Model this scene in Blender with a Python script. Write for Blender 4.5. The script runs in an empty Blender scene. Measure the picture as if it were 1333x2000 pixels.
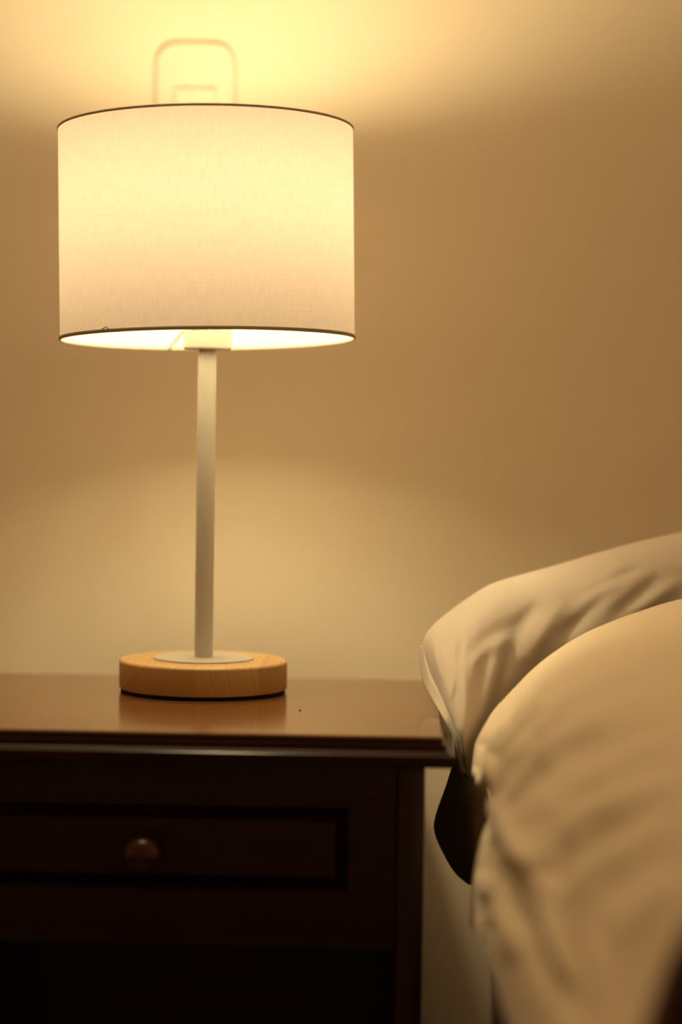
import bpy, bmesh, math
import numpy as np
from mathutils import Vector, Matrix, noise

SC = bpy.context.scene
COL = SC.collection
PI = math.pi

# ------------------------------------------------------------------ camera
F_PX = 4250.0
EYE = Vector((0, 0, 0.828))
YAW, PITCH, ROLL = math.radians(1.365), math.radians(2.15), 0.0148
ROT = Matrix.Rotation(YAW, 3, 'Z') @ Matrix.Rotation(PI / 2 - PITCH, 3, 'X') @ Matrix.Rotation(ROLL, 3, 'Z')
cam_data = bpy.data.cameras.new('camera')
cam = bpy.data.objects.new('camera', cam_data)
COL.objects.link(cam)
cam.matrix_world = Matrix.Translation(EYE) @ ROT.to_4x4()
cam_data.sensor_fit = 'VERTICAL'
cam_data.sensor_height = 36.0
cam_data.lens = 36.0 * F_PX / 2000.0
cam_data.clip_start = 0.05
cam_data.dof.use_dof = True
cam_data.dof.focus_distance = 1.80
cam_data.dof.aperture_fstop = 1.95
SC.camera = cam

# ------------------------------------------------------------------ colour management, world
SC.view_settings.view_transform = 'Standard'
SC.view_settings.look = 'None'
SC.view_settings.gamma = 1.0
SC.view_settings.exposure = 0.42
SC.view_settings.use_curve_mapping = False
SC.cycles.max_bounces = 10
SC.cycles.diffuse_bounces = 6
SC.cycles.glossy_bounces = 4
SC.cycles.transmission_bounces = 6
SC.cycles.sample_clamp_indirect = 6.0
world = bpy.data.worlds.new('dim_room')
SC.world = world
world.use_nodes = True
world.node_tree.nodes['Background'].inputs[0].default_value = (1.0, 0.6, 0.3, 1)
world.node_tree.nodes['Background'].inputs[1].default_value = 0.0
BULB_STRENGTH = 138.0
BULB_COLOR = (1.0, 0.81, 0.47)
fill_data = bpy.data.lights.new('added_fill', 'AREA')      # warm fill light added under the ceiling, out of view, to brighten wall and bed
fill_data.shape = 'DISK'
fill_data.size = 0.9
fill_data.energy = 11.0
fill_data.color = (1.0, 0.70, 0.37)
fill_obj = bpy.data.objects.new('added_fill', fill_data)
COL.objects.link(fill_obj)
fill_obj.location = (-0.30, 1.70, 2.40)


def at(px, py, y):
    """World point at depth y seen at photograph position (px, py)."""
    d = ROT @ Vector(((px - 666.5) / F_PX, (1000 - py) / F_PX, -1.0))
    return EYE + d * (y / d.y)


def to_px(p):
    c = ROT.transposed() @ (Vector(p) - EYE)
    return 666.5 + F_PX * c.x / -c.z, 1000 - F_PX * c.y / -c.z


# ------------------------------------------------------------------ materials
def mat(name):
    m = bpy.data.materials.new(name)
    m.use_nodes = True
    nt = m.node_tree
    b = nt.nodes['Principled BSDF']
    return m, nt, b


def N(nt, kind, **kw):
    n = nt.nodes.new(kind)
    for k, v in kw.items():
        if k.startswith('i_'):
            n.inputs[k[2:].replace('_', ' ')].default_value = v
        else:
            setattr(n, k, v)
    return n


def coords(nt, kind='Object', scale=(1, 1, 1), rot=(0, 0, 0)):
    tc = N(nt, 'ShaderNodeTexCoord')
    mp = N(nt, 'ShaderNodeMapping')
    mp.inputs['Scale'].default_value = scale
    mp.inputs['Rotation'].default_value = rot
    nt.links.new(tc.outputs[kind], mp.inputs[0])
    return mp.outputs[0]


def ramp(nt, src, stops):
    r = N(nt, 'ShaderNodeValToRGB')
    els = r.color_ramp.elements
    while len(els) < len(stops):
        els.new(0.5)
    for e, (p, c) in zip(els, stops):
        e.position = p
        e.color = (*c, 1)
    nt.links.new(src, r.inputs[0])
    return r.outputs[0]


def bump(nt, src, bsdf, strength=0.3, dist=0.001):
    b = N(nt, 'ShaderNodeBump')
    b.inputs['Strength'].default_value = strength
    b.inputs['Distance'].default_value = dist
    nt.links.new(src, b.inputs['Height'])
    nt.links.new(b.outputs[0], bsdf.inputs['Normal'])


def noise_tex(nt, vec, scale, detail=4, rough=0.5):
    n = N(nt, 'ShaderNodeTexNoise')
    n.inputs['Scale'].default_value = scale
    n.inputs['Detail'].default_value = detail
    n.inputs['Roughness'].default_value = rough
    nt.links.new(vec, n.inputs['Vector'])
    return n.outputs['Fac']


def plaster(name, col):
    m, nt, b = mat(name)
    v = coords(nt)
    n = noise_tex(nt, v, 3.0, 3)
    c2 = tuple(x * 0.965 for x in col)
    nt.links.new(ramp(nt, n, [(0.3, c2), (0.7, col)]), b.inputs['Base Color'])
    b.inputs['Roughness'].default_value = 0.75
    n2 = noise_tex(nt, v, 60, 5)
    bump(nt, n2, b, 0.15, 0.0006)
    return m


def wood(name, dark, light, rough, scale=(3, 40, 40), coat=0.0, fine=True, rot=(0, 0, 0), spec=0.5):
    m, nt, b = mat(name)
    v = coords(nt, 'Object', scale, rot)
    n = noise_tex(nt, v, 1.6, 7, 0.62)
    nt.links.new(ramp(nt, n, [(0.32, dark), (0.68, light)]), b.inputs['Base Color'])
    b.inputs['Roughness'].default_value = rough
    b.inputs['Coat Weight'].default_value = coat
    b.inputs['Coat Roughness'].default_value = 0.18
    b.inputs['Specular IOR Level'].default_value = spec
    if fine:
        v2 = coords(nt, 'Object', tuple(s * 6 for s in scale), rot)
        n2 = noise_tex(nt, v2, 1.5, 3)
        bump(nt, n2, b, 0.12, 0.0004)
    return m


def plain(name, col, rough, metal=0.0, spec=0.5):
    m, nt, b = mat(name)
    v = coords(nt)
    n = noise_tex(nt, v, 25, 3)
    c2 = tuple(x * 0.96 for x in col)
    nt.links.new(ramp(nt, n, [(0.3, c2), (0.7, col)]), b.inputs['Base Color'])
    b.inputs['Roughness'].default_value = rough
    b.inputs['Metallic'].default_value = metal
    b.inputs['Specular IOR Level'].default_value = spec
    return m


def cloth(name, col, weave=2200):
    m, nt, b = mat(name)
    v = coords(nt)
    n = noise_tex(nt, v, 9, 3)
    c2 = tuple(x * 0.97 for x in col)
    nt.links.new(ramp(nt, n, [(0.3, c2), (0.7, col)]), b.inputs['Base Color'])
    b.inputs['Roughness'].default_value = 0.85
    b.inputs['Sheen Weight'].default_value = 0.15
    b.inputs['Specular IOR Level'].default_value = 0.2
    n2 = noise_tex(nt, v, weave, 2)
    bump(nt, n2, b, 0.12, 0.0003)
    return m


def shade_fabric(name):
    """Thin woven fabric: part of the light scatters back, part goes through."""
    m, nt, b = mat(name)
    nt.nodes.remove(b)
    out = nt.nodes['Material Output']
    vu = coords(nt, 'UV', (420, 14, 1))
    vv = coords(nt, 'UV', (10, 330, 1))
    a = noise_tex(nt, vu, 1.0, 3, 0.6)
    c = noise_tex(nt, vv, 1.0, 3, 0.6)
    mx = N(nt, 'ShaderNodeMath', operation='ADD')
    nt.links.new(a, mx.inputs[0]); nt.links.new(c, mx.inputs[1])
    hf = N(nt, 'ShaderNodeMath', operation='MULTIPLY')
    hf.inputs[1].default_value = 0.5
    nt.links.new(mx.outputs[0], hf.inputs[0])
    colr = ramp(nt, hf.outputs[0], [(0.3, (0.62, 0.57, 0.46)), (0.7, (0.76, 0.71, 0.60))])
    colt = ramp(nt, hf.outputs[0], [(0.3, (0.190, 0.153, 0.130)), (0.7, (0.238, 0.194, 0.167))])
    d = N(nt, 'ShaderNodeBsdfDiffuse'); t = N(nt, 'ShaderNodeBsdfTranslucent')
    nt.links.new(colr, d.inputs[0]); nt.links.new(colt, t.inputs[0])
    add = N(nt, 'ShaderNodeMixShader')
    add.inputs[0].default_value = 0.42
    nt.links.new(d.outputs[0], add.inputs[1]); nt.links.new(t.outputs[0], add.inputs[2])
    nt.links.new(add.outputs[0], out.inputs[0])
    return m


def hem_fabric(name):
    m, nt, b = mat(name)
    nt.nodes.remove(b)
    d = N(nt, 'ShaderNodeBsdfDiffuse'); t = N(nt, 'ShaderNodeBsdfTranslucent'); x = N(nt, 'ShaderNodeMixShader')
    n = noise_tex(nt, coords(nt), 400, 3)
    nt.links.new(ramp(nt, n, [(0.3, (0.50, 0.42, 0.30)), (0.7, (0.58, 0.50, 0.37))]), d.inputs[0])
    t.inputs[0].default_value = (0.30, 0.22, 0.12, 1)
    x.inputs[0].default_value = 0.35
    nt.links.new(d.outputs[0], x.inputs[1]); nt.links.new(t.outputs[0], x.inputs[2])
    nt.links.new(x.outputs[0], nt.nodes['Material Output'].inputs[0])
    return m


def glow(name, col, strength):
    m, nt, b = mat(name)
    b.inputs['Base Color'].default_value = (0.9, 0.9, 0.9, 1)
    b.inputs['Emission Color'].default_value = (*col, 1)
    b.inputs['Emission Strength'].default_value = strength
    return m


M = {
    'wall': plaster('cream_plaster', (0.84, 0.72, 0.53)),
    'ceiling': plaster('ceiling_paint', (0.80, 0.76, 0.68)),
    'carpet': plaster('brown_carpet', (0.10, 0.065, 0.04)),
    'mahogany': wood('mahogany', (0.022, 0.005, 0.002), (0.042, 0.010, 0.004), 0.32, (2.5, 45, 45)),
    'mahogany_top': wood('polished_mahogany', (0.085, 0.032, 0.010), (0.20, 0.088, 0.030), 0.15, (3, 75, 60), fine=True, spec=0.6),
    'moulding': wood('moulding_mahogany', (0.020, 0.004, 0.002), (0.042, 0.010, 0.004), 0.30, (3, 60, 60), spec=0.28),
    'pine': wood('pine', (0.50, 0.27, 0.095), (0.68, 0.42, 0.17), 0.42, (7, 60, 60), rot=(0, 0.9, 0.5)),
    'white_metal': plain('white_painted_metal', (0.72, 0.70, 0.66), 0.38),
    'white_plastic': plain('white_plastic', (0.80, 0.78, 0.72), 0.42),
    'cover': plain('cream_plastic', (0.80, 0.70, 0.53), 0.5),
    'felt': plain('black_felt', (0.008, 0.007, 0.006), 0.95),
    'trim': hem_fabric('hem_fabric'),
    'wire': plain('cream_wire', (0.45, 0.38, 0.28), 0.5),
    'ink': plain('grey_ink', (0.22, 0.19, 0.15), 0.8),
    'fabric': shade_fabric('lampshade_linen'),
    'bulb': glow('opal_bulb', BULB_COLOR, BULB_STRENGTH),
    'linen': cloth('white_cotton', (0.54, 0.465, 0.375)),
    'knob_wood': wood('turned_mahogany', (0.05, 0.013, 0.005), (0.09, 0.026, 0.010), 0.22, (20, 60, 60)),
    'duvet': cloth('duvet_cotton', (0.70, 0.585, 0.42)),
    'sheet': cloth('mattress_ticking', (0.55, 0.50, 0.42)),
    'dark_wood': wood('bed_mahogany', (0.040, 0.007, 0.004), (0.075, 0.015, 0.008), 0.38, (2, 30, 30)),
    'crumb': plain('dark_crumb', (0.03, 0.015, 0.01), 0.8),
}


# ------------------------------------------------------------------ mesh helpers
def link(name, bm, material, parent=None, smooth=True, loc=None, angle=40):
    me = bpy.data.meshes.new(name)
    bm.normal_update()
    bm.to_mesh(me)
    bm.free()
    me.materials.append(material)
    if smooth:
        me.shade_smooth()
        if angle:
            try:
                me.set_sharp_from_angle(angle=math.radians(angle))
            except Exception:
                pass
    o = bpy.data.objects.new(name, me)
    COL.objects.link(o)
    if parent is not None:
        o.parent = parent
    if loc is not None:
        o.location = loc
    return o


def thing(name, label, cat, loc=(0, 0, 0), group=None):
    o = bpy.data.objects.new(name, None)
    o.empty_display_size = 0.05
    COL.objects.link(o)
    o.location = loc
    tag(o, label, cat, group)
    return o


def tag(o, label, cat, group=None):
    o['label'] = label
    o['category'] = cat
    if group:
        o['group'] = group


def box(bm, lo, hi, bevel=0.0, seg=2):
    r = bmesh.ops.create_cube(bm, size=1.0)
    vs = r['verts']
    for v in vs:
        v.co = Vector([lo[i] + (v.co[i] + 0.5) * (hi[i] - lo[i]) for i in range(3)])
    if bevel > 0:
        es = list({e for v in vs for e in v.link_edges})
        bmesh.ops.bevel(bm, geom=es, offset=bevel, segments=seg, profile=0.5, affect='EDGES')
    return bm


def lathe(prof, n=96, closed=False, uv=False, bm=None):
    """prof: list of (radius, z). Revolved about z; ends at r=0 are fused."""
    bm = bm or bmesh.new()
    rings = []
    for r, z in prof:
        if r < 1e-6:
            rings.append([bm.verts.new((0, 0, z))])
        else:
            rings.append([bm.verts.new((r * math.cos(2 * PI * i / n), r * math.sin(2 * PI * i / n), z)) for i in range(n)])
    uvl = bm.loops.layers.uv.new('UVMap') if uv else None
    m = len(rings)
    for k in range(m if closed else m - 1):
        a, b = rings[k], rings[(k + 1) % m]
        for i in range(n):
            j = (i + 1) % n
            if len(a) == 1 and len(b) == 1:
                continue
            if len(a) == 1:
                f = bm.faces.new((a[0], b[j], b[i]))
            elif len(b) == 1:
                f = bm.faces.new((a[i], a[j], b[0]))
            else:
                f = bm.faces.new((a[i], a[j], b[j], b[i]))
                if uvl:
                    us = (i / n, (i + 1) / n, (i + 1) / n, i / n)
                    ws = (k / (m - 1), k / (m - 1), (k + 1) / (m - 1), (k + 1) / (m - 1))
                    for lp, u_, w_ in zip(f.loops, us, ws):
                        lp[uvl].uv = (u_, w_)
    bmesh.ops.recalc_face_normals(bm, faces=bm.faces[:]) if not uv else None
    return bm


def tube(pts, r, n=10, bm=None):
    bm = bm or bmesh.new()
    pts = [Vector(p) for p in pts]
    rings = []
    for i, p in enumerate(pts):
        d = (pts[min(i + 1, len(pts) - 1)] - pts[max(i - 1, 0)]).normalized()
        up = Vector((0, 0, 1)) if abs(d.z) < 0.9 else Vector((1, 0, 0))
        a = d.cross(up).normalized()
        b = d.cross(a)
        rings.append([bm.verts.new(p + (a * math.cos(2 * PI * k / n) + b * math.sin(2 * PI * k / n)) * r) for k in range(n)])
    for a, b in zip(rings, rings[1:]):
        for k in range(n):
            bm.faces.new((a[k], a[(k + 1) % n], b[(k + 1) % n], b[k]))
    bm.faces.new(rings[0][::-1]); bm.faces.new(rings[-1])
    bmesh.ops.recalc_face_normals(bm, faces=bm.faces[:])
    return bm


def sweep_rect(prof, x0, x1, y0, y1):
    """Moulding profile (outset, z) swept round a rectangle; mitred corners, capped top and bottom."""
    bm = bmesh.new()
    loops = []
    for o, z in prof:
        loops.append([bm.verts.new(c) for c in ((x0 - o, y0 - o, z), (x1 + o, y0 - o, z), (x1 + o, y1, z), (x0 - o, y1, z))])
    for a, b in zip(loops, loops[1:]):
        for k in range(4):
            bm.faces.new((a[k], a[(k + 1) % 4], b[(k + 1) % 4], b[k]))
    bm.faces.new(loops[0]); bm.faces.new(loops[-1])
    bmesh.ops.recalc_face_normals(bm, faces=bm.faces[:])
    return bm


def grid_mesh(P, closed_u=False):
    """P: array (S, T, 3) -> bmesh of quads."""
    bm = bmesh.new()
    S, T, _ = P.shape
    vs = [[bm.verts.new(P[i, j]) for j in range(T)] for i in range(S)]
    for i in range(S - 1):
        for j in range(T - 1 + (1 if closed_u else 0)):
            j2 = (j + 1) % T
            bm.faces.new((vs[i][j], vs[i][j2], vs[i + 1][j2], vs[i + 1][j]))
    return bm


def catmull(P, n, axis=0, tpar=None):
    """Resample control array along axis with Catmull-Rom to n samples."""
    P = np.moveaxis(np.asarray(P, float), axis, 0)
    m = P.shape[0]
    ext = np.concatenate([2 * P[:1] - P[1:2], P, 2 * P[-1:] - P[-2:-1]])
    ts = np.linspace(0, m - 1, n) if tpar is None else tpar
    out = []
    for t in ts:
        i = min(int(t), m - 2); u = t - i
        p0, p1, p2, p3 = ext[i], ext[i + 1], ext[i + 2], ext[i + 3]
        out.append(0.5 * (2 * p1 + (p2 - p0) * u + (2 * p0 - 5 * p1 + 4 * p2 - p3) * u * u + (3 * p1 - p0 - 3 * p2 + p3) * u ** 3))
    return np.moveaxis(np.array(out), 0, axis)


def grid_normals(P):
    du = np.gradient(P, axis=0); dv = np.gradient(P, axis=1)
    n = np.cross(du, dv)
    n /= (np.linalg.norm(n, axis=2, keepdims=True) + 1e-12)
    return n


Rn = np.array(ROT)


def grid_px(P):
    c = (P - np.array(EYE)) @ Rn
    return 666.5 + F_PX * c[..., 0] / -c[..., 2], 1000 - F_PX * c[..., 1] / -c[..., 2]


def crease_field(X, Y, creases):
    """Sum of soft ridges/valleys along bent lines: (points, width, height)."""
    H = np.zeros_like(X)
    for pts, w, h in creases:
        best = np.full_like(X, 1e9)
        fade = np.zeros_like(X)
        L = sum(math.dist(a, b) for a, b in zip(pts, pts[1:]))
        s0 = 0
        for a, b in zip(pts, pts[1:]):
            dx, dy = b[0] - a[0], b[1] - a[1]
            l = math.hypot(dx, dy)
            t = np.clip(((X - a[0]) * dx + (Y - a[1]) * dy) / l ** 2, 0, 1)
            d = np.hypot(X - a[0] - t * dx, Y - a[1] - t * dy)
            s = (s0 + t * l) / L
            upd = d < best
            best = np.where(upd, d, best); fade = np.where(upd, np.sin(PI * np.clip(s, 0.0, 1)) ** 0.7, fade)
            s0 += l
        H += h * np.exp(-(best / w) ** 2) * fade
    return H


def fbm(P, scale, seed=0.0):
    S, T, _ = P.shape
    out = np.zeros((S, T))
    for i in range(S):
        for j in range(T):
            out[i, j] = noise.noise(Vector(P[i, j]) * scale + Vector((seed, seed * 2, -seed)))
    return out


# ------------------------------------------------------------------ the room
WALL_Y = 2.18
XL, XR, YB, ZC = -2.3, 1.62, -1.9, 2.45


def slab(name, lo, hi, m):
    o = link(name, box(bmesh.new(), lo, hi), m, smooth=False)
    o['kind'] = 'structure'
    return o


slab('wall_back', (XL - 0.1, WALL_Y, 0), (XR + 0.1, WALL_Y + 0.1, ZC), M['wall'])
slab('wall_left', (XL - 0.1, YB - 0.1, 0), (XL, WALL_Y, ZC), M['wall'])
slab('wall_right', (XR, YB - 0.1, 0), (XR + 0.1, WALL_Y, ZC), M['wall'])
slab('wall_front', (XL, YB - 0.1, 0), (XR, YB, ZC), M['wall'])
slab('floor', (XL - 0.1, YB - 0.1, -0.08), (XR + 0.1, WALL_Y + 0.1, 0), M['carpet'])
slab('ceiling', (XL - 0.1, YB - 0.1, ZC), (XR + 0.1, WALL_Y + 0.1, ZC + 0.08), M['ceiling'])

# ------------------------------------------------------------------ nightstand
TX0, TX1, TY0, TY1, TZ = -0.418, 0.040, 1.620, 1.990, 0.600
ns = thing('nightstand', 'dark mahogany bedside table with one small drawer, under the lamp', 'nightstand', (TX0 / 2 + TX1 / 2, (TY0 + TY1) / 2, 0))
ox, oy = ns.location.x, ns.location.y


def local(bm):
    bmesh.ops.translate(bm, verts=bm.verts[:], vec=(-ox, -oy, 0))
    return bm


lo_prof = [(-0.004, TZ), (-0.0005, TZ - 0.0004), (0.0, TZ - 0.002), (0.0, TZ - 0.0052), (0.0022, TZ - 0.0060),
           (0.0024, TZ - 0.0075)]
for k in range(7):       # cove
    a = k / 6 * PI / 2
    lo_prof.append((0.0024 + 0.0032 * (1 - math.cos(a)), TZ - 0.0078 - 0.0044 * math.sin(a)))
lo_prof += [(0.0060, TZ - 0.0129), (0.0086, TZ - 0.0131), (0.0094, TZ - 0.0135), (0.0098, TZ - 0.0143), (0.0098, TZ - 0.0205),
            (0.0085, TZ - 0.0222), (0.006, TZ - 0.0225)]
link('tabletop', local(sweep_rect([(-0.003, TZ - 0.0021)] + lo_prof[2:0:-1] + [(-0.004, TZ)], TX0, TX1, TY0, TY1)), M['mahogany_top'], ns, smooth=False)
link('edge_moulding', local(sweep_rect([(-0.003, TZ - 0.0020)] + lo_prof[2:], TX0, TX1, TY0, TY1)), M['moulding'], ns, smooth=False)
link('light_blocker', local(box(bmesh.new(), (-0.37, TY1 - 0.006, TZ - 0.085), (0.003, WALL_Y - 0.002, TZ - 0.055), 0.001)), M['mahogany'], ns)  # unseen block added behind the table to keep light off the lower wall
# body: sides, back, rails, stiles, shelf
BX0, BX1, BY0, BY1 = -0.405, 0.0275, 1.632, 1.985
ZT = TZ - 0.0225
for a, b in ((BX0, BX0 + 0.016), (BX1 - 0.016, BX1)):
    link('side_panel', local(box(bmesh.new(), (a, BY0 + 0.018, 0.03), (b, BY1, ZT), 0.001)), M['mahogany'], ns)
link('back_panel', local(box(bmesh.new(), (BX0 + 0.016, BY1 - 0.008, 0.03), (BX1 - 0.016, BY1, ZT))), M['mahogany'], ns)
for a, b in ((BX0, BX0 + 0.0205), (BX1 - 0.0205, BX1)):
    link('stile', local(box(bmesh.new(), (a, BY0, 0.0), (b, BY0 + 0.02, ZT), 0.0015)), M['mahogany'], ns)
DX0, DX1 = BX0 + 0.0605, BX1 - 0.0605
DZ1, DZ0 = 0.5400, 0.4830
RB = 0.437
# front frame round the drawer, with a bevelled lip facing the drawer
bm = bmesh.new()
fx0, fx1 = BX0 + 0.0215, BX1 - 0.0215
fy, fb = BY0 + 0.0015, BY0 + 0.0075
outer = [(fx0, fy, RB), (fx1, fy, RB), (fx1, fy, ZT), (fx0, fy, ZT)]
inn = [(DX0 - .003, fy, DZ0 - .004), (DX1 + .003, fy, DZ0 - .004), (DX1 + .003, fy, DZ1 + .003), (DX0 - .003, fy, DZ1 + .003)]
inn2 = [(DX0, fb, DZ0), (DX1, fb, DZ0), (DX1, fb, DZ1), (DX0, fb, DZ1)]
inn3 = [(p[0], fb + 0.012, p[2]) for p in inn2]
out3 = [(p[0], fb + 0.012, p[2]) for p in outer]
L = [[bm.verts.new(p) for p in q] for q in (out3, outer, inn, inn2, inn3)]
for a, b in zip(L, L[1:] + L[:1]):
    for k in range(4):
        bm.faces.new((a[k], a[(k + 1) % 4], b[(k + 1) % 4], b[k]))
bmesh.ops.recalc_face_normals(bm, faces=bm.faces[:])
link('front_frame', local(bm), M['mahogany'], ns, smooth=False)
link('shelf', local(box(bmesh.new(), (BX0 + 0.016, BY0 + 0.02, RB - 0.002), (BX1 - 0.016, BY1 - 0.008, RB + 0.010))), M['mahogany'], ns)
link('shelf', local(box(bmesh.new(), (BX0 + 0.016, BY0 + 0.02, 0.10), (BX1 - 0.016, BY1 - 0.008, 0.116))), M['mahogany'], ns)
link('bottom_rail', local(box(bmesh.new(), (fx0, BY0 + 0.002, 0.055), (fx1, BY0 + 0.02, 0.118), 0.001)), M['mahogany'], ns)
# drawer with raised panel
bm = bmesh.new()


def rect(i, y):
    return [bm.verts.new(p) for p in ((DX0 + i, y, DZ0 + i), (DX1 - i, y, DZ0 + i), (DX1 - i, y, DZ1 - i), (DX0 + i, y, DZ1 - i))]


L = [rect(0.0006, fb + 0.20), rect(0.0006, fb + 0.002), rect(0.0016, fb + 0.0008), rect(0.0022, fb + 0.0006), rect(0.0075, fy - 0.0022), rect(0.0085, fy - 0.0025)]
for a, b in zip(L, L[1:]):
    for k in range(4):
        bm.faces.new((a[k], a[(k + 1) % 4], b[(k + 1) % 4], b[k]))
bm.faces.new(L[-1]); bm.faces.new(L[0])
bmesh.ops.recalc_face_normals(bm, faces=bm.faces[:])
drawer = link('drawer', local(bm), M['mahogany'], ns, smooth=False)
kp = at(278, 1672, 1.612)
kprof = [(0.0062, 0.0), (0.0058, 0.003), (0.0055, 0.007), (0.0075, 0.0095)]
for k in range(15):
    a = -0.9 + k / 14 * (PI / 2 + 0.9)
    kprof.append((0.0142 * math.cos(a), 0.0185 + 0.0105 * math.sin(a)))
kprof[-1] = (0.0, kprof[-1][1])
bm = lathe(kprof, 48)
bmesh.ops.rotate(bm, verts=bm.verts[:], cent=(0, 0, 0), matrix=Matrix.Rotation(PI / 2, 3, 'X'))
knob = link('knob', bm, M['knob_wood'], drawer, loc=(kp.x - ox, fy - 0.0025 - oy, kp.z), angle=60)
knob['label'] = 'round turned wooden drawer knob'

# ------------------------------------------------------------------ lamp
LY = 1.880
lp = at(397, 1350, LY)
LX = lp.x
lamp = thing('table_lamp', 'lit table lamp with cream drum shade, white pole and round pine base', 'lamp', (LX, LY, TZ))
link('base_pad', lathe([(0, 0), (0.0705, 0), (0.0712, 0.0006), (0.0712, 0.0032), (0, 0.0032)]), M['felt'], lamp)['label'] = 'black felt pad under the base'
RBs = 0.0728
prof = [(0, 0.003), (RBs - 0.001, 0.003), (RBs, 0.004), (RBs, 0.0250)]
for k in range(1, 7):
    a = k / 6 * PI / 2
    prof.append((RBs - 0.003 * (1 - math.cos(a)), 0.0250 + 0.003 * math.sin(a)))
prof.append((0, 0.028))


def pine_mat():
    """Edge-glued pine strips, each with its own grain direction."""
    m, nt, b = mat('pine_strips')
    tc = N(nt, 'ShaderNodeTexCoord')
    sx = N(nt, 'ShaderNodeSeparateXYZ')
    nt.links.new(tc.outputs['Object'], sx.inputs[0])
    q = N(nt, 'ShaderNodeMath', operation='MULTIPLY'); q.inputs[1].default_value = 19.5
    nt.links.new(sx.outputs[0], q.inputs[0])
    fl = N(nt, 'ShaderNodeMath', operation='FLOOR')
    nt.links.new(q.outputs[0], fl.inputs[0])
    wn = N(nt, 'ShaderNodeTexWhiteNoise', noise_dimensions='1D')
    nt.links.new(fl.outputs[0], wn.inputs['W'])
    ang = N(nt, 'ShaderNodeMapRange')
    ang.inputs['To Min'].default_value = -0.9; ang.inputs['To Max'].default_value = 1.0
    nt.links.new(wn.outputs['Value'], ang.inputs['Value'])
    vr = N(nt, 'ShaderNodeVectorRotate', rotation_type='Y_AXIS')
    nt.links.new(tc.outputs['Object'], vr.inputs['Vector']); nt.links.new(ang.outputs[0], vr.inputs['Angle'])
    mp = N(nt, 'ShaderNodeMapping'); mp.inputs['Scale'].default_value = (1.0, 0.12, 0.10)
    nt.links.new(vr.outputs[0], mp.inputs[0])
    wv = N(nt, 'ShaderNodeTexWave', wave_type='BANDS', bands_direction='X')
    wv.inputs['Scale'].default_value = 26; wv.inputs['Distortion'].default_value = 6.0
    wv.inputs['Detail'].default_value = 3; wv.inputs['Detail Scale'].default_value = 1.2
    nt.links.new(mp.outputs[0], wv.inputs['Vector'])
    c1 = ramp(nt, wv.outputs['Fac'], [(0.0, (0.78, 0.54, 0.24)), (0.8, (0.82, 0.58, 0.27)), (1.0, (0.75, 0.50, 0.22))])
    tint = N(nt, 'ShaderNodeMix', data_type='RGBA', blend_type='MULTIPLY')
    tint.inputs['Factor'].default_value = 0.55
    nt.links.new(c1, tint.inputs[6])
    nt.links.new(ramp(nt, wn.outputs['Value'], [(0, (0.72, 0.60, 0.50)), (1, (1, 1, 1))]), tint.inputs[7])
    nt.links.new(tint.outputs[2], b.inputs['Base Color'])
    b.inputs['Roughness'].default_value = 0.45
    return m


link('base', lathe(prof, 128), pine_mat(), lamp, angle=50)['label'] = 'round pale pine base'
link('base_plate', lathe([(0, 0.0278), (0.0432, 0.0278), (0.0436, 0.0282), (0.0436, 0.0292), (0.0432, 0.0297), (0, 0.0297)]), M['white_metal'], lamp)
Z0 = TZ
ZS0 = at(405, 685, LY).z - Z0 + 0.0008     # socket bottom
link('pole', lathe([(0, 0.0296), (0.0080, 0.0296), (0.0080, ZS0 - 0.0045), (0, ZS0 - 0.0045)], 48), M['white_metal'], lamp)
link('collar', lathe([(0, ZS0 - 0.0045), (0.0074, ZS0 - 0.0045), (0.0074, ZS0 + 0.001), (0, ZS0 + 0.001)], 48), M['white_metal'], lamp)
# socket
prof = [(0, ZS0), (0.0175, ZS0)]
for k in range(1, 6):
    a = k / 5 * PI / 2
    prof.append((0.0185 + 0.0025 * math.sin(a), ZS0 + 0.0025 * (1 - math.cos(a))))
prof += [(0.0212, ZS0 + 0.030), (0.0195, ZS0 + 0.034), (0.0195, ZS0 + 0.056), (0.0170, ZS0 + 0.058), (0.0150, ZS0 + 0.058), (0.0150, ZS0 + 0.040), (0, ZS0 + 0.040)]
socket = link('socket', lathe(prof, 64), M['white_plastic'], lamp)
bm = bmesh.new()      # small unreadable moulded print near the top of the socket
rows = [(-0.62, 1.0), (-0.55, .7), (-0.49, 1.1), (-0.43, .6), (-0.33, 1.2), (-0.27, .8), (-0.14, .5), (-0.02, 1.1), (0.05, .9), (0.11, .6), (0.30, .9), (0.37, .6), (0.43, .8), (0.56, .5)]
for a, h in rows:
    for q in (-0.012, 0.014):
        aa = a + q - PI / 2
        c = Vector((0.0211 * math.cos(aa), 0.0211 * math.sin(aa), ZS0 + 0.0165))
        t = Vector((-math.sin(aa), math.cos(aa), 0))
        nrm = Vector((math.cos(aa), math.sin(aa), 0))
        w, hh = 0.00016, 0.0009 * h
        vs = []
        for s1 in (-1, 1):
            for s2 in (-1, 1):
                for s3 in (0, 1):
                    vs.append(bm.verts.new(c + t * w * s1 + Vector((0, 0, hh * s2)) + nrm * (0.00018 * s3 - 0.0001)))
        bmesh.ops.convex_hull(bm, input=vs)
link('printed_marks', bm, M['ink'], socket, smooth=False)
# bulb
BZ = 1.036 - Z0
prof = [(0, BZ - 0.062), (0.0125, BZ - 0.062), (0.0125, BZ - 0.045), (0.0135, BZ - 0.038)]
for k in range(21):
    a = -1.0 + k / 20 * (PI / 2 + 1.0)
    prof.append((0.028 * math.cos(a), BZ + 0.028 * math.sin(a)))
prof[-1] = (0, prof[-1][1])
link('bulb', lathe(prof, 64), M['bulb'], lamp, angle=0)
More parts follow.
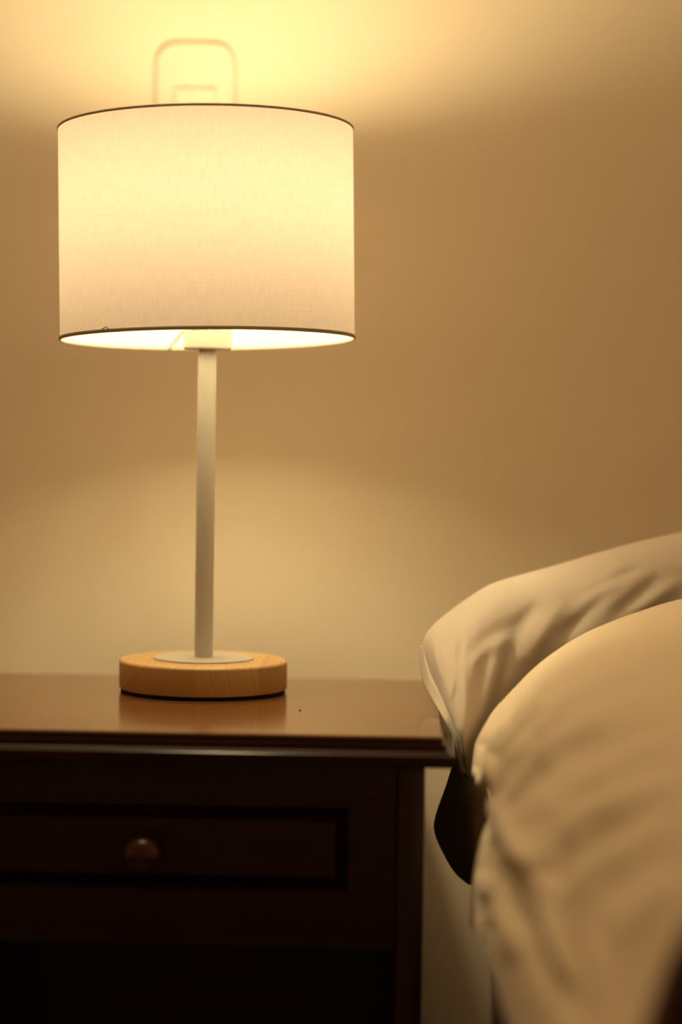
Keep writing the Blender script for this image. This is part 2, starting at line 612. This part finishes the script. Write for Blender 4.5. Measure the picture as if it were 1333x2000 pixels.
# shade
top_l, top_r = at(114.5, 250, LY), at(689.5, 258, LY)
bot_l, bot_r = at(122.5, 662, LY), at(693.5, 662, LY)
ZT_S = (top_l.z + top_r.z) / 2 - Z0
ZB_S = (bot_l.z + bot_r.z) / 2 - Z0
R_S = ((top_r.x - top_l.x) + (bot_r.x - bot_l.x)) / 4
SX = (top_l.x + top_r.x + bot_l.x + bot_r.x) / 4 - LX
print('shade', R_S, ZT_S, ZB_S, SX, 'lamp x', LX)
HS = ZT_S - ZB_S
TILT = Matrix.Rotation(-0.028, 4, 'X') @ Matrix.Rotation(-0.0235, 4, 'Y')


def tilted(bm):
    bmesh.ops.transform(bm, verts=bm.verts[:], matrix=TILT)
    return bm


shade = link('lamp_shade', tilted(lathe([(R_S, -HS / 2 + HS * k / 24) for k in range(25)], 160, uv=True)), M['fabric'], lamp,
             loc=(SX, 0, (ZT_S + ZB_S) / 2), angle=0)
shade['label'] = 'cream woven fabric drum shade'


def ring(R, z, hw, hh, n=160):
    prof = [(R + hw * math.cos(a), z + hh * math.sin(a)) for a in [2 * PI * k / 10 for k in range(10)]]
    return lathe(prof, n, closed=True)


link('top_trim', tilted(ring(R_S, HS / 2, 0.0009, 0.0011)), M['trim'], shade, angle=0)['label'] = 'narrow folded hem at the top rim'
link('bottom_trim', tilted(ring(R_S, -HS / 2, 0.0011, 0.0016)), M['trim'], shade, angle=0)['label'] = 'folded hem at the bottom rim'
tp = at(208, 641, LY - 0.11) - Vector((LX + SX, LY, Z0 + (ZT_S + ZB_S) / 2))
bm = tube([tp + Vector(o) for o in ((-0.004, 0, -0.001), (-0.002, -0.0005, 0.0001), (0, -0.0008, 0.0012), (0.0012, -0.0004, -0.0004), (0.003, 0, -0.0006))], 0.00045, 6)
link('loose_thread', bm, M['trim'], shade)
# fitter: three arms from a hub ring on the socket to the bottom hem
HUB = ZS0 + 0.036
link('shade_ring', lathe([(0.0225, HUB - 0.001), (0.0205, HUB - 0.001), (0.0205, HUB + 0.001), (0.0225, HUB + 0.001)], 48, closed=True), M['wire'], lamp)
for k in range(3):
    a = math.radians(111 + 120 * k)
    e = TILT @ Vector(((R_S - 0.001) * math.cos(a), (R_S - 0.001) * math.sin(a), -HS / 2 + 0.0005))
    p1 = Vector((SX + e.x, e.y, (ZT_S + ZB_S) / 2 + e.z))
    p0 = Vector((0.0215 * math.cos(a), 0.0215 * math.sin(a), HUB))
    link('shade_arm', tube([p0, p1], 0.0012, 8), M['wire'], lamp)

# ------------------------------------------------------------------ crumb on the table
cp = at(586, 1388, 1.75)
cy = EYE.z - TZ
s = (TZ - EYE.z) / (cp.z - EYE.z)
cpt = EYE + (cp - EYE) * s
bm = bmesh.new()
bmesh.ops.create_icosphere(bm, subdivisions=2, radius=0.0009)
for v in bm.verts:
    v.co *= 1 + 0.35 * noise.noise(v.co * 900)
    v.co.z *= 0.6
c = link('crumb', bm, M['crumb'], loc=(cpt.x, cpt.y, TZ + 0.0005))
tag(c, 'tiny dark crumb on the polished tabletop right of the lamp', 'crumb')


# ------------------------------------------------------------------ wall fixture above the lamp
def rounded_rect(x0, x1, z0, z1, r, n=10, rb=None):
    rb = r if rb is None else rb
    pts = []
    for cx, cz, a0, rr in ((x1 - r, z1 - r, 0, r), (x0 + r, z1 - r, PI / 2, r), (x0 + rb, z0 + rb, PI, rb), (x1 - rb, z0 + rb, 1.5 * PI, rb)):
        for k in range(n + 1):
            a = a0 + k / n * PI / 2
            pts.append((cx + rr * math.cos(a), cz + rr * math.sin(a)))
    return pts


def plate(x0, x1, z0, z1, r, depth, bev, y0, steps=6):
    bm = bmesh.new()
    loops = []
    for k in range(steps + 1):
        a = k / steps * PI / 2
        i = bev * (1 - math.cos(a)); y = y0 - (depth - bev * 0.999) - bev * math.sin(a)
        if k == 0:
            loops.append([bm.verts.new((p[0], y0, p[1])) for p in rounded_rect(x0, x1, z0, z1, r)])
        loops.append([bm.verts.new((p[0], y, p[1])) for p in rounded_rect(x0 + i, x1 - i, z0 + i, z1 - i, max(r - i, 0.0005))])
    for a, b in zip(loops, loops[1:]):
        n = len(a)
        for k in range(n):
            bm.faces.new((a[k], a[(k + 1) % n], b[(k + 1) % n], b[k]))
    bm.faces.new(loops[-1]); bm.faces.new(loops[0])
    bmesh.ops.recalc_face_normals(bm, faces=bm.faces[:])
    return bm


w0, w1 = at(304, 150, WALL_Y), at(462, 150, WALL_Y)
wt = at(382, 85, WALL_Y).z
fxm = (w0.x + w1.x) / 2
fix = thing('wall_fixture', 'white rounded plastic fixture on the wall, half hidden above the lampshade', 'wall fixture', (fxm, WALL_Y, wt - 0.13))
hw = (w1.x - w0.x) / 2
link('cover', plate(-hw, hw, 0, 0.13, 0.022, 0.009, 0.004, 0.0), M['cover'], fix, angle=50)
i0, i1 = at(343, 190, WALL_Y - 0.012), at(424, 190, WALL_Y - 0.012)
it = at(384, 174, WALL_Y - 0.012).z - (wt - 0.13)
link('raised_block', plate(i0.x - fxm, i1.x - fxm, 0.02, it, 0.003, 0.008, 0.001, -0.0088), M['cover'], fix, angle=50)

# ------------------------------------------------------------------ bed
BEDX0, BEDX1 = 0.125, 1.12
bed = thing('bed', 'bed with dark mahogany footboard beside the nightstand, under the duvet', 'bed', ((BEDX0 + BEDX1) / 2, 1.6, 0))
bx, by = bed.location.x, bed.location.y


def blocal(bm):
    bmesh.ops.translate(bm, verts=bm.verts[:], vec=(-bx, -by, 0))
    return bm


link('mattress', blocal(box(bmesh.new(), (BEDX0, 1.06, 0.33), (BEDX1, 2.14, 0.53), 0.03, 4)), M['sheet'], bed)
link('bed_frame', blocal(box(bmesh.new(), (BEDX0 - 0.02, 1.02, 0.20), (BEDX1 + 0.02, 2.14, 0.33), 0.006)), M['dark_wood'], bed)
# footboard: slab with a swept top corner
pts = [(0.128, 0.0)]
arc = [at(*p, 1.0) for p in ((1242, 2080), (1262, 2030), (1284, 1960), (1306, 1895), (1333, 1838), (1372, 1780), (1430, 1730))]
pts = [(p.x, p.z) for p in arc]
pts = [(pts[0][0] - 0.002, 0.0)] + [(pts[0][0] - 0.002, pts[0][1] - 0.03)] + pts + [(0.26, 0.632), (0.60, 0.650), (0.90, 0.632), (1.08, 0.61), (1.14, 0.52), (1.14, 0.0)]
bm = bmesh.new()
f0 = [bm.verts.new((x, 0.985, z)) for x, z in pts]
f1 = [bm.verts.new((x, 1.02, z)) for x, z in pts]
bm.faces.new(f0); bm.faces.new(f1[::-1])
for k in range(len(pts)):
    bm.faces.new((f0[k], f1[k], f1[(k + 1) % len(pts)], f0[(k + 1) % len(pts)]))
bmesh.ops.recalc_face_normals(bm, faces=bm.faces[:])
bmesh.ops.bevel(bm, geom=[e for e in bm.edges if abs(e.verts[0].co.y - e.verts[1].co.y) < 1e-6], offset=0.006, segments=3, profile=0.5, affect='EDGES')
link('footboard', blocal(bm), M['dark_wood'], bed, angle=35)['label'] = 'dark mahogany footboard'

# ------------------------------------------------------------------ pillow
PY = 1.865
top_px = [(826, 1262), (829, 1248), (842, 1228), (872, 1202), (915, 1172), (965, 1143), (1040, 1121), (1120, 1099), (1220, 1070), (1333, 1044), (1480, 1015), (1700, 985), (1950, 985), (2200, 1010), (2300, 1050)]
bot_px = [(833, 1300), (856, 1352), (878, 1398), (893, 1440), (903, 1482), (915, 1515), (960, 1518), (1020, 1500), (1110, 1450), (1230, 1400), (1400, 1370), (1650, 1350), (1950, 1350), (2200, 1350), (2300, 1330)]
NU, NV = 150, 56
top_d = [1.862, 1.864, 1.866, 1.872, 1.880, 1.888, 1.896, 1.905, 1.915, 1.925, 1.935] + [1.95] * 4
bot_d = [1.850, 1.805, 1.750, 1.738, 1.742, 1.772, 1.84, 1.88, 1.905, 1.925, 1.94] + [1.96] * 4
Tc = catmull([tuple(at(x, y, d)) for (x, y), d in zip(top_px, top_d)], NU)
# left end seam is a line: build u so that the first bottom points run down the seam
Bc = catmull([tuple(at(x, y, d)) for (x, y), d in zip(bot_px, bot_d)], NU)
us = np.linspace(0, 1, NU)[:, None]
vs_ = np.linspace(0, 2 * PI, 2 * NV, endpoint=False)[None, :]
cosv = (1 - np.cos(vs_)) / 2             # 0 top -> 1 bottom -> 0
side = np.sign(np.sin(vs_))
mid = Tc[:, None, :] * (1 - cosv[..., None]) + Bc[:, None, :] * cosv[..., None]
height = np.linalg.norm(Tc - Bc, axis=1)[:, None]
prof = np.abs(np.sin(vs_)) ** 0.9
env = np.clip(us / 0.22, 0, 1) ** 0.55 * np.clip((1 - us) / 0.15, 0, 1) ** 0.5
th = np.minimum(height * 0.42, 0.075) * prof * env
P = mid.copy()
P[..., 1] += -side * th                  # front half first (towards the camera)
# lean the top back against the wall
P[..., 1] += (P[..., 2] - 0.62) * 0.25 * np.clip(us * 3, 0, 1)
P[..., 1] = np.minimum(P[..., 1], WALL_Y - 0.004)
X, Y = grid_px(P)
nrm = np.zeros_like(P); nrm[..., 1] = -1.0; nrm[..., 2] = 0.15
cre = [
    ([(893, 1285), (888, 1330), (880, 1370)], 6, 0.0030), ([(868, 1262), (862, 1300)], 5, 0.002),
    ([(846, 1255), (852, 1290), (866, 1330)], 5, 0.0022), ([(905, 1240), (893, 1300)], 7, -0.0025),
    ([(888, 1300), (892, 1360), (890, 1420)], 8, -0.0045), ([(893, 1300), (950, 1245), (1010, 1215), (1060, 1180)], 16, -0.0040),
    ([(915, 1300), (960, 1262), (1010, 1250)], 10, 0.0035), ([(900, 1300), (912, 1370), (915, 1450)], 12, 0.0045),
    ([(985, 1265), (960, 1340), (925, 1440)], 13, 0.0045), ([(965, 1240), (945, 1300), (940, 1360)], 14, -0.004),
    ([(1055, 1175), (1010, 1235), (975, 1330), (950, 1400)], 15, -0.0045),
    ([(1100, 1175), (1060, 1240), (1020, 1300)], 16, 0.0035), ([(1190, 1150), (1150, 1190), (1090, 1255)], 12, -0.0045),
    ([(1215, 1120), (1170, 1160), (1120, 1215)], 12, 0.0035), ([(1260, 1105), (1200, 1130), (1150, 1160)], 9, -0.0035),
    ([(1300, 1120), (1250, 1160), (1190, 1210)], 12, -0.0038), ([(1333, 1130), (1280, 1170), (1230, 1200)], 10, 0.003),
    ([(1000, 1170), (960, 1185), (910, 1225)], 14, 0.002),
]
H = crease_field(X, Y, cre) * (side < 0.5) * 0 + crease_field(X, Y, cre) * np.where(side >= 0, 1, 0)
H += 0.0012 * fbm(P, 22) + 0.0006 * fbm(P, 60, 3)
P += nrm * (1.1 * H * np.clip(prof * 1.5, 0, 1))[..., None]
pil = grid_mesh(P, closed_u=True)
pillow = thing('pillow', 'plump white cotton pillow at the bed head, its end drooping over the tabletop edge', 'pillow', (0.35, 1.95, 0.60))
pv = Vector(pillow.location)


def plocal(bm):
    bmesh.ops.translate(bm, verts=bm.verts[:], vec=-pv)
    return bm


bm = pil
bm.verts.ensure_lookup_table()
bm.faces.new([bm.verts[j] for j in range(2 * NV)])
bm.faces.new([bm.verts[(NU - 1) * 2 * NV + j] for j in range(2 * NV)])
bmesh.ops.recalc_face_normals(bm, faces=bm.faces[:])
link('cushion', plocal(bm), M['linen'], pillow, angle=0)


def ribbon(ctrl, n, m, thick=0.0012, bumpf=None):
    """Cloth panel lofted through rows of control points, with real thickness."""
    A = catmull(ctrl, n, 0)
    A = catmull(A, m, 1)
    if bumpf is not None:
        A = bumpf(A)
    nr = grid_normals(A)
    F, B = A + nr * thick / 2, A - nr * thick / 2
    ring_ = np.concatenate([F, B[:, ::-1]], axis=1)
    bm = grid_mesh(ring_, closed_u=True)
    bm.verts.ensure_lookup_table()
    T = ring_.shape[1]
    for base, rev in ((0, True), ((n - 1) * T, False)):
        for j in range(m - 1):
            q = [bm.verts[base + j], bm.verts[base + j + 1], bm.verts[base + T - 2 - j], bm.verts[base + T - 1 - j]]
            try:
                bm.faces.new(q)
            except ValueError:
                pass
    bmesh.ops.recalc_face_normals(bm, faces=bm.faces[:])
    return bm


def R_(*a):
    return [tuple(at(*p)) for p in a]


# hem band of the pillowcase opening: from the corner down along the seam
band = [
    R_((821, 1268, 1.872), (823, 1262, 1.865), (830, 1262, 1.858), (834, 1272, 1.858)),
    R_((821, 1290, 1.870), (825, 1286, 1.860), (832, 1288, 1.848), (838, 1300, 1.852)),
    R_((828, 1328, 1.850), (833, 1322, 1.838), (842, 1322, 1.825), (851, 1330, 1.830)),
    R_((846, 1366, 1.790), (851, 1358, 1.790), (862, 1356, 1.780), (873, 1368, 1.785)),
    R_((864, 1398, 1.740), (870, 1390, 1.742), (880, 1388, 1.738), (890, 1405, 1.738)),
    R_((884, 1436, 1.722), (886, 1428, 1.718), (893, 1426, 1.712), (899, 1440, 1.716)),
    R_((893, 1475, 1.716), (894, 1470, 1.712), (899, 1468, 1.708), (905, 1478, 1.712)),
    R_((899, 1512, 1.716), (901, 1510, 1.712), (905, 1508, 1.708), (911, 1512, 1.712)),
]
link('hem_band', plocal(ribbon(band, 60, 16, 0.0016)), M['linen'], pillow, angle=0)['label'] = 'folded hem of the pillowcase opening'
# flap hanging between nightstand and bed
flap = [
    R_((888, 1425, 1.735), (890, 1432, 1.728), (896, 1436, 1.722), (902, 1440, 1.73), (912, 1445, 1.75)),
    R_((889, 1455, 1.745), (893, 1458, 1.735), (899, 1462, 1.728), (908, 1470, 1.74), (924, 1480, 1.76)),
    R_((888, 1482, 1.765), (894, 1484, 1.750), (903, 1488, 1.742), (918, 1495, 1.75), (938, 1505, 1.78)),
    R_((874, 1530, 1.805), (888, 1530, 1.790), (906, 1530, 1.775), (928, 1535, 1.78), (950, 1540, 1.80)),
    R_((853, 1590, 1.855), (874, 1584, 1.830), (898, 1580, 1.810), (925, 1580, 1.80), (958, 1580, 1.81)),
    R_((850, 1625, 1.860), (872, 1622, 1.835), (898, 1620, 1.815), (925, 1620, 1.80), (962, 1620, 1.81)),
    R_((868, 1668, 1.855), (884, 1665, 1.835), (903, 1662, 1.815), (930, 1665, 1.80), (965, 1665, 1.81)),
    R_((890, 1704, 1.850), (900, 1702, 1.835), (915, 1700, 1.815), (935, 1705, 1.80), (968, 1705, 1.81)),
    R_((915, 1726, 1.840), (922, 1728, 1.830), (930, 1730, 1.815), (945, 1735, 1.80), (970, 1740, 1.81)),
]
link('open_flap', plocal(ribbon(flap, 70, 40, 0.0012)), M['linen'], pillow, angle=0)['label'] = 'loose open end of the pillowcase hanging down'

# ------------------------------------------------------------------ duvet
head = [(915, 1800, 1.60), (923, 1720, 1.60), (940, 1625, 1.62), (972, 1570, 1.635), (950, 1548, 1.65), (925, 1512, 1.67), (937, 1450, 1.69),
        (968, 1390, 1.715), (1012, 1335, 1.735), (1080, 1275, 1.75), (1180, 1220, 1.755), (1333, 1172, 1.76), (1550, 1140, 1.76), (2000, 1125, 1.76), (2700, 1140, 1.76)]
h0 = [tuple(at(*p)) for p in head]
s1 = [(.071, .466), (.066, .495), (.066, .535), (.070, .560), (.068, .578), (.069, .597), (.080, .620), (.096, .640), (.116, .656), (.146, .671), (.190, .684), (.25, .694), (.34, .70), (.56, .705), (.86, .70)]
s2 = [(.069, .492), (.068, .514), (.070, .537), (.073, .552), (.077, .566), (.082, .582), (.096, .602), (.115, .619), (.138, .634), (.167, .647), (.207, .659), (.26, .669), (.35, .676), (.56, .68), (.87, .675)]
s3 = [(.080, .485), (.085, .497), (.089, .510), (.094, .520), (.099, .526), (.106, .531), (.118, .537), (.134, .550), (.154, .570), (.180, .587), (.215, .600), (.27, .612), (.36, .622), (.56, .63), (.88, .62)]
Y1, Y2, Y3 = 1.45, 1.25, 1.055
rows = []
cx, cz = 0.40, 0.58
inner2, inner1 = [], []
for k, p in enumerate(h0):
    if k <= 3:
        inner1.append((p[0] + 0.001, p[1] + 0.005, p[2])); inner2.append((p[0] + 0.002, p[1] + 0.010, p[2]))
    else:
        w = min(1, (k - 3) / 2)
        dx, dz = cx - p[0], cz - p[2]
        l = math.hypot(dx, dz) + 1e-9
        if k >= 11:
            dx, dz, l = 0, -1, 1
        inner1.append((p[0] + dx / l * 0.012 * w, p[1] + 0.022 * w, p[2] + dz / l * 0.012 * w))
        inner2.append((p[0] + dx / l * 0.045 * w, p[1] + 0.026 * w, p[2] + dz / l * 0.045 * w))
rows.append(inner2); rows.append(inner1); rows.append(h0)
for w in (0.07, 0.20, 0.45):
    rows.append([(a[0] + (b[0] - a[0]) * w, a[1] + (Y1 - a[1]) * w, a[2] + (b[1] - a[2]) * w) for a, b in zip(h0, s1)])
rows.append([(a, Y1, b) for a, b in s1])
rows.append([(a, Y2, b) for a, b in s2])
rows.append([(a, Y3, b) for a, b in s3])
rows.append([(a + 0.004, Y3 - 0.022, b - 0.016) for a, b in s3])
rows.append([(a + 0.006, Y3 - 0.026, b - 0.055) for a, b in s3])
A = np.array(rows)
D = catmull(A, 280, 0)
D = catmull(D, 240, 1)
X, Y = grid_px(D)
nr = grid_normals(D)
if nr[170, 120, 2] < 0:
    nr = -nr
fold = [
    # gathers at the head corner
    ([(924, 1525), (938, 1455), (965, 1400), (985, 1370)], 5, 0.0035), ([(933, 1530), (950, 1455), (985, 1400), (1015, 1360)], 5, -0.0055),
    ([(940, 1540), (960, 1470), (1000, 1405)], 6, 0.0055), ([(950, 1550), (972, 1480), (1015, 1420), (1050, 1385)], 6, -0.0060),
    ([(958, 1560), (985, 1495), (1030, 1430)], 7, 0.0050), ([(968, 1560), (1005, 1500), (1050, 1440), (1095, 1405)], 9, -0.0050),
    ([(990, 1560), (1040, 1490), (1100, 1430)], 12, 0.0045), ([(985, 1600), (1035, 1530), (1100, 1470), (1180, 1425)], 14, -0.0045),
    ([(930, 1500), (940, 1540)], 5, 0.0035), ([(943, 1520), (955, 1565)], 5, -0.0040),
    ([(1060, 1370), (1110, 1335), (1180, 1300), (1260, 1270)], 15, -0.0050), ([(1040, 1345), (1110, 1300), (1200, 1260)], 18, 0.0022),
    ([(1080, 1390), (1150, 1345), (1240, 1310)], 18, 0.0025),
    # long diagonals over the top
    ([(1060, 1560), (1130, 1480), (1230, 1430), (1333, 1400)], 24, -0.004), ([(1050, 1500), (1120, 1430), (1220, 1380)], 26, 0.004),
    ([(1030, 1640), (1110, 1560), (1220, 1500), (1333, 1470)], 24, -0.0055), ([(1060, 1600), (1140, 1530), (1250, 1475)], 22, 0.004),
    ([(1110, 1700), (1170, 1630), (1240, 1585), (1320, 1555)], 20, -0.006), ([(1090, 1650), (1150, 1590), (1230, 1545)], 20, 0.0045),
    ([(1100, 1780), (1160, 1700), (1240, 1640)], 24, 0.005), ([(1080, 1750), (1090, 1680), (1110, 1620)], 18, -0.006),
    ([(1010, 1640), (1050, 1700), (1080, 1760)], 18, 0.0045), ([(1040, 1690), (1070, 1720)], 22, -0.007),
    # hanging side
    ([(960, 1560), (985, 1620), (1030, 1690), (1055, 1740)], 14, 0.0045), ([(985, 1680), (1000, 1760), (1040, 1830)], 20, -0.006),
    ([(1060, 1760), (1090, 1850), (1120, 1930)], 18, 0.0055), ([(1030, 1800), (1060, 1880), (1100, 1960)], 20, -0.004),
    ([(975, 1720), (985, 1800), (1010, 1880)], 16, 0.0045), ([(1120, 1820), (1130, 1900), (1110, 2000)], 22, -0.006),
    ([(1150, 1830), (1165, 1900), (1150, 1980)], 20, 0.004), ([(955, 1800), (965, 1840)], 10, -0.003), ([(940, 1790), (955, 1840)], 8, 0.002),
    ([(940, 1700), (950, 1760)], 12, 0.003), ([(960, 1640), (958, 1720)], 12, -0.0028),
    ([(1180, 1760), (1250, 1690), (1333, 1650)], 30, -0.004), ([(1200, 1850), (1270, 1770), (1333, 1720)], 30, 0.004),
]
H = crease_field(X, Y, fold)
H += 0.0012 * fbm(D, 12, 5) + 0.0005 * fbm(D, 38, 9)
D2 = D + nr * H[..., None]
Bk = D - nr * 0.010
ringp = np.concatenate([D2, Bk[:, ::-1]], axis=1)
bm = grid_mesh(ringp, closed_u=True)
bm.verts.ensure_lookup_table()
T = ringp.shape[1]
m_ = D2.shape[1]
for base in (0, (D2.shape[0] - 1) * T):
    for j in range(m_ - 1):
        try:
            bm.faces.new([bm.verts[base + j], bm.verts[base + j + 1], bm.verts[base + T - 2 - j], bm.verts[base + T - 1 - j]])
        except ValueError:
            pass
bmesh.ops.recalc_face_normals(bm, faces=bm.faces[:])
bmesh.ops.translate(bm, verts=bm.verts[:], vec=(-0.4, -1.4, -0.55))
duvet = link('duvet', bm, M['duvet'], angle=0, loc=(0.4, 1.4, 0.55))
tag(duvet, 'thick white rumpled duvet covering the bed and hanging down its side', 'duvet')
